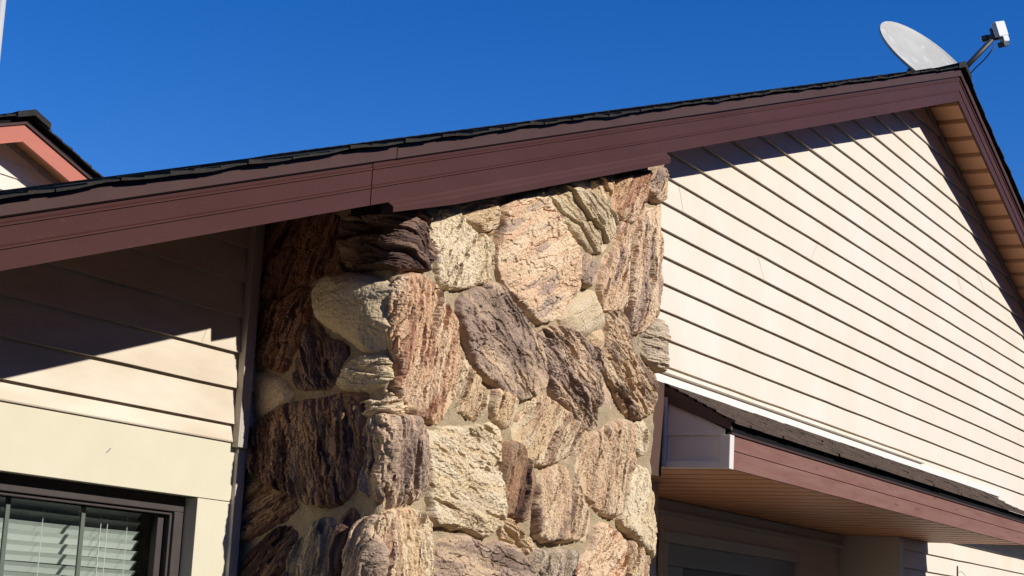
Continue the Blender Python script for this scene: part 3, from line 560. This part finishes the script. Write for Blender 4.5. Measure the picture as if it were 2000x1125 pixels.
    col = c1+(c2-c1)*np.clip(w2, 0, 1)[..., None]; col = col+(np.array((0.52, 0.27, 0.15))-col)*(w4*(0.7 if pal in ('orange', 'tan', 'peach', 'plumtan', 'rust', 'brown') else 0.15))[..., None]
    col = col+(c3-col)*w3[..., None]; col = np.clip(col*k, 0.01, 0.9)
    o = grid_mesh('stone', d > -0.012, unroll(X, Z, h), col, M['stone'], parent)
    return o
def zroof(u):  # underside limit of the chimney under the rake
    return zb(XL+np.clip(u, 0, 99))
x = np.arange(-0.74, UR+0.30, 0.0125); zt = np.arange(0, 1.0001, 0.0032)
U, T_ = np.meshgrid(x, zt); Zm = T_*(zb(XL+np.clip(U, -0.2, UR))+0.05)
hm = 0.012*fbm(U*7, Zm*7, 900, 4)+0.009*fbm(U*22, Zm*22, 901, 4, 0.6)
chimney = grid_mesh('stone_chimney', np.ones(U.shape, bool), unroll(U, Zm, hm), None, M['mortar'], house)
core = MB(); core.prism_y([(XL+0.02, 0.0), (XL+UR-0.02, 0.0), (XL+UR-0.02, zb(XL+UR)+0.06), (XL+0.02, zb(XL)+0.04)], YP+0.03, YL+0.02); core.build('core', M['mortar'], chimney)
for i, (poly, ang, st, pal, H) in enumerate(STONES):
    stone(poly, ang, st, pal, H, 100+i*97, chimney)
# more stones of the same kind on the part of the chimney just below the photograph
rnd = random.Random(21)
zz_ = [(1.74, 1.46), (1.44, 1.16), (1.14, 0.86), (0.84, 0.56), (0.54, 0.26)]
for r_, (zt_, zb_) in enumerate(zz_):
    u = -0.70+rnd.uniform(0, 0.05)
    while u < UR+0.05:
        wd = rnd.uniform(0.26, 0.52); a, b = u+0.012, min(u+wd, UR+0.2)-0.012; z0, z1 = zb_+0.01, zt_-0.01
        j = lambda: rnd.uniform(-0.03, 0.03)
        if b-a > 0.1:
            stone([(a+0.04, z0+0.02+abs(j())), ((a+b)/2+j(), z0), (b-0.04, z0+0.03+abs(j())), (b, (z0+z1)/2+j()), (b-0.05, z1-0.02-abs(j())), ((a+b)/2+j(), z1), (a+0.05, z1-0.03), (a, (z0+z1)/2+j())],
                  rnd.uniform(0.8, 2.2), rnd.choice(['bark', 'bark', 'layer', 'soft', 'lumpy']), rnd.choice(['tan', 'plum', 'cream', 'plumtan', 'brown', 'peach']), 0.055, 9000+r_*400+int(u*100), chimney, res=0.012)
        u += wd

# ------------------------------------------------------------------ porch roof
PX0, PX1, PY, PZ0, PZ1 = 9.715, 16.92, -0.46, 2.556, 2.752
porch = MB()
EZ, WZ = 2.838, 3.085        # shingle top at the eave and at the wall
def zp(y): return EZ+(WZ-EZ)*(y-PY+0.03)/(0.0-PY+0.03)
porch.hexa([(PX0+0.02, PY+0.02, PZ1), (PX1, PY+0.02, PZ1), (PX1, -0.002, PZ1), (PX0+0.02, -0.002, PZ1), (PX0+0.02, PY+0.02, zp(PY)-0.055), (PX1, PY+0.02, zp(PY)-0.055), (PX1, -0.002, zp(0)-0.055), (PX0+0.02, -0.002, zp(0)-0.055)])
porch_o = porch.build('porch_roof', M['felt'], house)
m = MB(); n = 30
m.sweep([(0, 0), (0, 0.098), (0.004, 0.101), (0.004, 0.105), (-0.002, 0.108), (-0.002, PZ1-PZ0), (0.022, PZ1-PZ0), (0.022, 0)], lambda x, a, b: (x, PY+a, PZ0+b), [lerp(PX0+0.045, PX1, i/n) for i in range(n+1)])
m.box(PX1-0.02, PX1, PY+0.022, -0.02, PZ0, PZ1)
m.build('porch_fascia', M['porch_fascia'], porch_o)
m = MB(); m.box(PX0+0.01, PX1+0.012, PY-0.012, PY+0.02, PZ1+0.001, PZ1+0.014); m.build('drip_edge', M['drip'], porch_o, bevel=0.002)
m = MB(); m.box(PX0+0.012, PX1+0.01, PY-0.004, PY+0.05, PZ1+0.015, PZ1+0.072); m.build('roof_edge', M['felt'], porch_o)
# shingle courses, parallel to the eave
rnd = random.Random(8); m = MB(); nn = 8; L_ = (0.0-PY+0.03)
for i in range(nn+1):
    y0 = PY-0.040+i*0.062; y1 = min(0.0, y0+0.085)
    if y1-y0 < 0.02: break
    x = PX0-0.012
    while x < PX1+0.02:
        x2 = min(PX1+0.02, x+rnd.uniform(0.15, 0.55)); tb = 0.006+rnd.choice([0, 0, 0.003, 0.006])+rnd.uniform(-0.002, 0.002); jy = rnd.uniform(-0.004, 0.004) - rnd.choice([0, 0, 0.006])
        b0, b1 = zp(y0)-0.018, zp(y1)-0.018
        m.hexa([(x, y0+jy, b0), (x2-0.004, y0+jy, b0), (x2-0.004, y1, b1), (x, y1, b1), (x, y0+jy, b0+0.010+tb), (x2-0.004, y0+jy, b0+0.010+tb), (x2-0.004, y1, b1+0.010), (x, y1, b1+0.010)])
        x = x2
m.build('shingles', M['shingle_brown'], porch_o)
m = MB(); m.box(9.16, PX0-0.03, -0.045, 0.0, 2.50, 3.055); m.build('gap_shade_board', M['dark_wood'], porch_o)  # dark board stands in for the shade between chimney and porch end
# sloping brown rake board and boxed end
m = MB(); q = lambda y, dz: zp(y)+dz
m.hexa([(PX0-0.012, PY-0.012, q(PY, -0.075)), (PX0+0.012, PY-0.012, q(PY, -0.075)), (PX0+0.012, -0.002, q(0, -0.125)), (PX0-0.012, -0.002, q(0, -0.125)),
        (PX0-0.012, PY-0.012, q(PY, -0.020)), (PX0+0.012, PY-0.012, q(PY, -0.020)), (PX0+0.012, -0.002, q(0, -0.022)), (PX0-0.012, -0.002, q(0, -0.022))])
m.build('rake_trim', M['dark_wood'], porch_o)
m = MB(); zm = PZ0+0.195
m.hexa([(PX0+0.002, PY+0.03, PZ0+0.03), (PX0+0.012, PY+0.03, PZ0+0.03), (PX0+0.012, -0.03, PZ0+0.03), (PX0+0.002, -0.03, PZ0+0.03),
        (PX0+0.008, PY+0.03, zm), (PX0+0.012, PY+0.03, zm), (PX0+0.012, -0.03, zm), (PX0+0.008, -0.03, zm)])
m.hexa([(PX0-0.002, PY+0.03, zm-0.002), (PX0+0.012, PY+0.03, zm-0.002), (PX0+0.012, -0.03, zm-0.002), (PX0-0.002, -0.03, zm-0.002),
        (PX0+0.004, PY+0.03, q(PY, -0.07)), (PX0+0.012, PY+0.03, q(PY, -0.07)), (PX0+0.012, -0.03, q(0, -0.12)), (PX0+0.004, -0.03, q(0, -0.12))])
m.build('end_panel', M['siding'], porch_o)
m = MB()
m.box(PX0-0.014, PX0+0.03, -0.062, -0.004, PZ0+0.001, PZ0+0.42)
m.box(PX0-0.016, PX0+0.03, PY+0.05, -0.064, PZ0-0.002, PZ0+0.040)
m.box(PX0-0.018, PX0+0.030, PY-0.004, PY+0.05, PZ0-0.004, PZ1-0.003)
m.box(PX0-0.022, PX0+0.043, PY-0.014, PY-0.004, PZ0-0.006, PZ1-0.002)
m.build('end_trim', M['white_trim'], porch_o, bevel=0.003)
# soffit of the porch: narrow boards from the fascia to the back wall
m = MB(); x = PX0+0.02; i = 0; pit = 0.148
while x < PX1-0.02:
    x2 = min(x+pit, PX1-0.02); y1 = 1.06 if (x > 10.7 and x < 16.05) else YL+0.01
    dz = 0.0 if i % 2 else 0.003
    m.box(x, x2-0.012, PY+0.022, y1, PZ0+0.002+dz, PZ0+0.02); m.box(x2-0.012, x2, PY+0.022, y1, PZ0+0.013, PZ0+0.02)
    x = x2; i += 1
m.build('soffit', M['soffit'], porch_o)
m = MB(); m.box(PX0+0.05, PX1-0.03, PY+0.03, YL, PZ0+0.021, PZ0+0.03); m.build('soffit_shade_backing', M['felt'], porch_o)
m = MB(); m.box(PX1+0.02, 22.6, 0.0, YL, 2.93, 2.945); m.build('soffit', M['channel'], house)
m = MB(); m.box(9.14, PX0-0.02, 0.0, YL, 2.556, 2.57); m.build('soffit', M['channel'], house)
# flashing and starter strip above the porch roof
m = MB(); xs = [lerp(9.15, 17.6, i/20) for i in range(21)]
m.sweep([(-0.006, 3.06), (-0.034, 3.062), (-0.020, 3.113), (-0.004, 3.120)], lambda x, a, b: (x, a, b), xs)
m.build('flashing', M['white_trim'], house)
m = MB(); m.sweep([(-0.006, 3.122), (-0.030, 3.124), (-0.036, 3.130), (-0.026, 3.137), (-0.012, 3.150), (-0.004, 3.150)], lambda x, a, b: (x, a, b), [9.15, 15.05]); m.build('starter_strip', M['siding'], house)

# ------------------------------------------------------------------ entry recess under the porch
siding('recess_siding', 1.05, 10.8, 12.02, 0.1, 2.44, 0.1648, 2.30, M['siding'], house, roof=False, seed=15)
siding('recess_siding', 1.05, 14.84, 16.0, 0.1, 2.44, 0.1648, 2.33, M['siding'], house, roof=False, seed=16)
m = MB(); m.box(10.8, 16.0, 1.06, 1.16, 0, 2.56); m.box(12.02, 14.84, 1.0, 1.059, 2.33, 2.44); m.build('recess_wall', M['siding'], house)
m = MB(); m.box(10.8, 16.0, 0.985, 1.059, 2.442, 2.475); m.box(10.8, 16.0, 1.0, 1.059, 2.476, 2.554); m.build('recess_trim', M['casing'], house, bevel=0.004)
dr = MB(); dr.box(12.42, 14.62, 1.03, 1.07, 0.12, 2.075)
door = dr.build('entry_door', M['brown_door'], house)
m = MB(); m.box(12.02, 14.84, 0.985, 1.03, 2.245, 2.33); m.box(12.02, 12.10, 0.985, 1.03, 0.1, 2.244); m.box(14.76, 14.84, 0.985, 1.03, 0.1, 2.244); m.build('casing', M['casing'], door, bevel=0.005)
m = MB(); m.box(12.10, 14.76, 1.005, 1.06, 2.078, 2.243); m.box(12.10, 12.42, 1.005, 1.06, 0.1, 2.077); m.box(14.62, 14.76, 1.005, 1.06, 0.1, 2.077); m.build('door_frame', M['door'], door, bevel=0.004)
m = MB()
for x0 in (12.55, 13.65):
    for z0, z1 in ((0.3, 0.9), (1.0, 1.95)): frame_ring(m, x0, x0+0.85, z0, z1, 0.03, 1.018, 1.032)
m.build('panel_moulding', M['brown_door'], door)
m = MB(); m.tube([(13.45, 1.03, 1.05), (13.45, 0.97, 1.05)], 0.03, 12); m.build('handle', M['dish_back'], door, smooth=True)
# side wall of the recess with corner boards
m = MB(); m.box(15.995, 16.04, YL+0.27, 1.05, 0.1, 2.556); m.box(15.985, 16.03, YL+0.005, YL+0.268, 0.1, 2.556); m.box(15.97, 16.10, YL-0.022, YL+0.004, 0.1, 2.556)
m.build('corner_board', M['casing'], house, bevel=0.003)

# ------------------------------------------------------------------ neighbouring gable behind
NX, NZ, NY = 13.18, 6.453, 9.0
nh = empty('neighbour_house', (NX, NY, 0)); tag(nh, 'distant gable with salmon orange rake boards, peeping over the roof at the far left', 'house')
nf = lambda x, o: NZ+o-0.335*abs(x-NX)
for s in (-1, 1):
    m = MB(); xs = [NX, NX+s*4.5]
    m.sweep([(0, -0.185), (0, 0), (0.03, 0), (0.03, -0.185)], lambda x, a, b: (x, NY+a, nf(x, b)), xs); m.build('rake_board', M['salmon'], nh)
    m = MB(); m.sweep([(-0.02, 0.002), (-0.02, 0.03), (0.05, 0.03), (0.05, 0.002)], lambda x, a, b: (x, NY+a, nf(x, b)), xs); m.build('drip_edge', M['drip'], nh)
    m = MB(); x = NX+s*4.5; n = 16
    for i in range(n):
        xa = NX+s*4.5*(1-i/n); xb = NX+s*4.5*(1-(i+1)/n)
        m.hexa([(xa, NY+0.03, nf(xa, -0.075)-0.012), (xb, NY+0.03, nf(xb, -0.075)), (xb, NY+0.36, nf(xb, -0.075)), (xa, NY+0.36, nf(xa, -0.075)-0.012),
                (xa, NY+0.03, nf(xa, -0.04)), (xb, NY+0.03, nf(xb, -0.04)), (xb, NY+0.36, nf(xb, -0.04)), (xa, NY+0.36, nf(xa, -0.04))])
    m.build('soffit', M['soffit'], nh)
    m = MB(); m.sweep([(0.33, -0.08), (0.29, -0.08), (0.29, -0.14), (0.33, -0.14)], lambda x, a, b: (x, NY+a, nf(x, b)), xs); m.build('wall_channel', M['dark_channel'], nh)
shr = MB()
for s in (-1, 1):
    shr.sweep([(0.0, 0.0), (0.0, 0.05), (6, 0.05), (6, 0.0)], lambda x, a, b: (x, NY+a, nf(x, b+0.02)), [NX, NX+s*4.5])
nr = shr.build('roof', M['felt'], nh)
for s in (-1, 1): shingles(lambda x: nf(x, 0.115), NX+s*4.5, NX+s*0.02, NY-0.03, NY+6, 0.16, 'shingles', M['shingle'], nr, 40+s, over=0.03, thick=0.02)
m = MB()
for k in range(8):
    y = NY-0.09+k*0.25; z0 = NZ+0.105; h = 0.05 if k else 0.065
    for s in (-1, 1): m.hexa([(NX+0.05, y, z0), (NX+0.05+s*0.24, y, z0-0.085), (NX+0.05+s*0.24, y+0.4, z0-0.095), (NX+0.05, y+0.4, z0-0.01), (NX+0.05, y, z0+h), (NX+0.05+s*0.24, y, z0+h-0.085), (NX+0.05+s*0.24, y+0.4, z0-0.07), (NX+0.05, y+0.4, z0+0.012)])
m.build('ridge_cap', M['shingle'], nr)
m = MB(); e = 0.165; z = 2.0
def xhalf(z): return max(0.0, (NZ-0.09-z)/0.335)
while z < NZ-0.15:
    a, b = min(4.2, xhalf(z)), min(4.2, xhalf(z+e))
    m.quad((NX-a, NY+0.305, z), (NX+a, NY+0.305, z), (NX+b, NY+0.32, z+e), (NX-b, NY+0.32, z+e)); m.quad((NX-a, NY+0.305, z), (NX+a, NY+0.305, z), (NX+a, NY+0.325, z), (NX-a, NY+0.325, z)); z += e
m.prism_y([(NX-4.2, 0), (NX+4.2, 0), (NX+4.2, NZ-0.09-1.4), (NX, NZ-0.09), (NX-4.2, NZ-0.09-1.4)], NY+0.335, NY+5.6)
m.build('siding', M['siding'], nh)

# ------------------------------------------------------------------ satellite dish on the roof
dc = Vector((16.329, 0.35, 1.6+5.57)); dn = Vector((-0.364, -0.717, 0.594)).normalized(); dh = Vector((0.449, -0.694, -0.563)); du = Vector((0.816, 0.061, 0.575))
dh = (dh-dn*dh.dot(dn)).normalized(); du = dn.cross(dh); du = du if du.z > 0 else -du
ra, rb = 0.535, 0.4435; dc = dc-dh*0.018
dish = empty('satellite_dish', (16.6, 0.45, zs(16.6))); tag(dish, 'weathered pale grey satellite dish standing on the roof ridge at top right', 'satellite dish')
def dishpt(r, t, k=0.0): return dc+dh*(ra*r*math.cos(t))+du*(rb*r*math.sin(t))+dn*((r*r-1)*0.055+k)
m = MB(); N = 72; rings = [0.0001]+[i/12 for i in range(1, 13)]
def ring(r, k): 
    i0 = len(m.v); m.v += [tuple(dishpt(r, 2*math.pi*q/N, k)) for q in range(N)]; return i0
idx = [ring(r, 0) for r in rings]; lip = ring(1.012, 0.006); lip2 = ring(1.022, 0.000); lip3 = ring(1.018, -0.022); back = [ring(r, -0.014) for r in (0.99, 0.8, 0.5, 0.0001)]
allr = idx+[lip, lip2, lip3]+back
for a, b in zip(allr[:-1], allr[1:]):
    for q in range(N): m.f.append((a+q, a+(q+1) % N, b+(q+1) % N, b+q))
m.build('reflector', M['dish'], dish, smooth=True)
low = Vector((16.02, 0.12, 1.6+5.12))             # lower edge of the reflector, where the arm starts
lnb = Vector((16.13, -0.35, 1.6+5.69))
m = MB(); m.tube([dc-dn*0.1-Vector((0, 0, 0.1)), low, lnb+Vector((0.0, 0.03, -0.07))], [0.03, 0.03, 0.026], 10); m.build('feed_arm', M['arm'], dish, smooth=True)
# feed: pale housing block, dark carrier, small horn pointing back at the reflector
fd = (dc-lnb).normalized(); sx = fd.cross(Vector((0, 0, 1))).normalized(); up = sx.cross(fd).normalized()
cb = MB(); a_ = low+Vector((0.0, -0.03, -0.04)); b_ = lnb+Vector((0.02, 0.0, -0.12)); cb.tube([a_.lerp(b_, t_/8)+Vector((0, 0.01*math.sin(t_*1.7), -0.035*math.sin(math.pi*t_/8))) for t_ in range(9)], 0.006, 6); cb.build('cable', M['arm'], dish, smooth=True)
def obox(m, c, a, b, c_, ax=None):
    F, S_, U_ = (fd, sx, up) if ax is None else ax
    P = [c+F*i*a+S_*j*b+U_*k*c_ for k in (-1, 1) for i, j in ((-1, -1), (1, -1), (1, 1), (-1, 1))]
    m.hexa(P)
LN = lnb
LN = Vector((16.30, -0.35, 1.6+5.775))
tl = -0.35; upt = (up*math.cos(tl)+sx*math.sin(tl)); sxt = (sx*math.cos(tl)-up*math.sin(tl))
m = MB(); obox(m, LN, 0.028, 0.100, 0.075, (fd, sxt, upt)); obox(m, LN-upt*0.10+sxt*0.03, 0.028, 0.06, 0.03, (fd, sxt, upt)); m.build('feed_housing', M['lnb'], dish, bevel=0.012)
m = MB(); obox(m, LN+fd*0.045-upt*0.03, 0.012, 0.10, 0.06, (fd, sxt, upt)); obox(m, LN-upt*0.145+fd*0.01, 0.035, 0.05, 0.025, (fd, sxt, upt)); m.build('feed_bracket', M['dish_back'], dish, bevel=0.004)
for k in (-0.085, 0.0, 0.085):
    q = LN+sxt*k+fd*0.05-upt*0.04
    m = MB(); m.tube([q, q+fd*0.05], [0.016, 0.016], 12); m.tube([q+fd*0.05, q+fd*0.10], [0.028, 0.032], 14); hn = m.build('feed_horn', M['dish_back'], dish, smooth=False)
    m = MB(); m.tube([q+fd*0.101, q+fd*0.112], [0.031, 0.026], 14); m.build('horn_cap', M['lnb'], hn, smooth=False)
mx_, my_ = 16.62, 0.52
m = MB(); zr_ = zs(mx_); m.tube([(mx_, my_, zr_-0.02), (mx_, my_, zr_+0.35), tuple(dc-dn*0.13-Vector((0, 0, 0.05)))], 0.025, 12)
m.tube([(mx_-0.35, my_+0.35, zr_+0.10), (mx_, my_, zr_+0.33)], 0.012, 8); m.box(mx_-0.1, mx_+0.1, my_-0.1, my_+0.1, zr_-0.01, zr_+0.012); m.build('mast', M['dish_back'], dish)
m = MB(); obox(m, dc-dn*0.125-Vector((0,0,0.03)), 0.04, 0.09, 0.11, (dn, dh, du)); m.build('mount_bracket', M['dish_back'], dish, bevel=0.004)

# ------------------------------------------------------------------ pole at the far left, dark stick at the lower right
po = MB(); po.tube([(15.52, 12, 0), (15.49, 12, 6.0), (15.47, 12, 11.0)], [0.09, 0.08, 0.065], 16)
pole = po.build('pole', M['pole'], smooth=True); tag(pole, 'slender pale pole against the sky at the left edge, behind the houses', 'pole')
st = MB(); st.tube([(17.35, 0.30, 0), (17.33, 0.30, 1.6), (17.31, 0.30, 2.37)], [0.012, 0.011, 0.008], 8)
st.tube([(17.31, 0.30, 2.31), (17.5, 0.31, 2.325), (17.8, 0.33, 2.27)], [0.003, 0.0025, 0.002], 6)
tag(st.build('garden_stake', M['stick'], smooth=True), 'thin dark upright stake in front of the siding at the bottom right', 'stake')
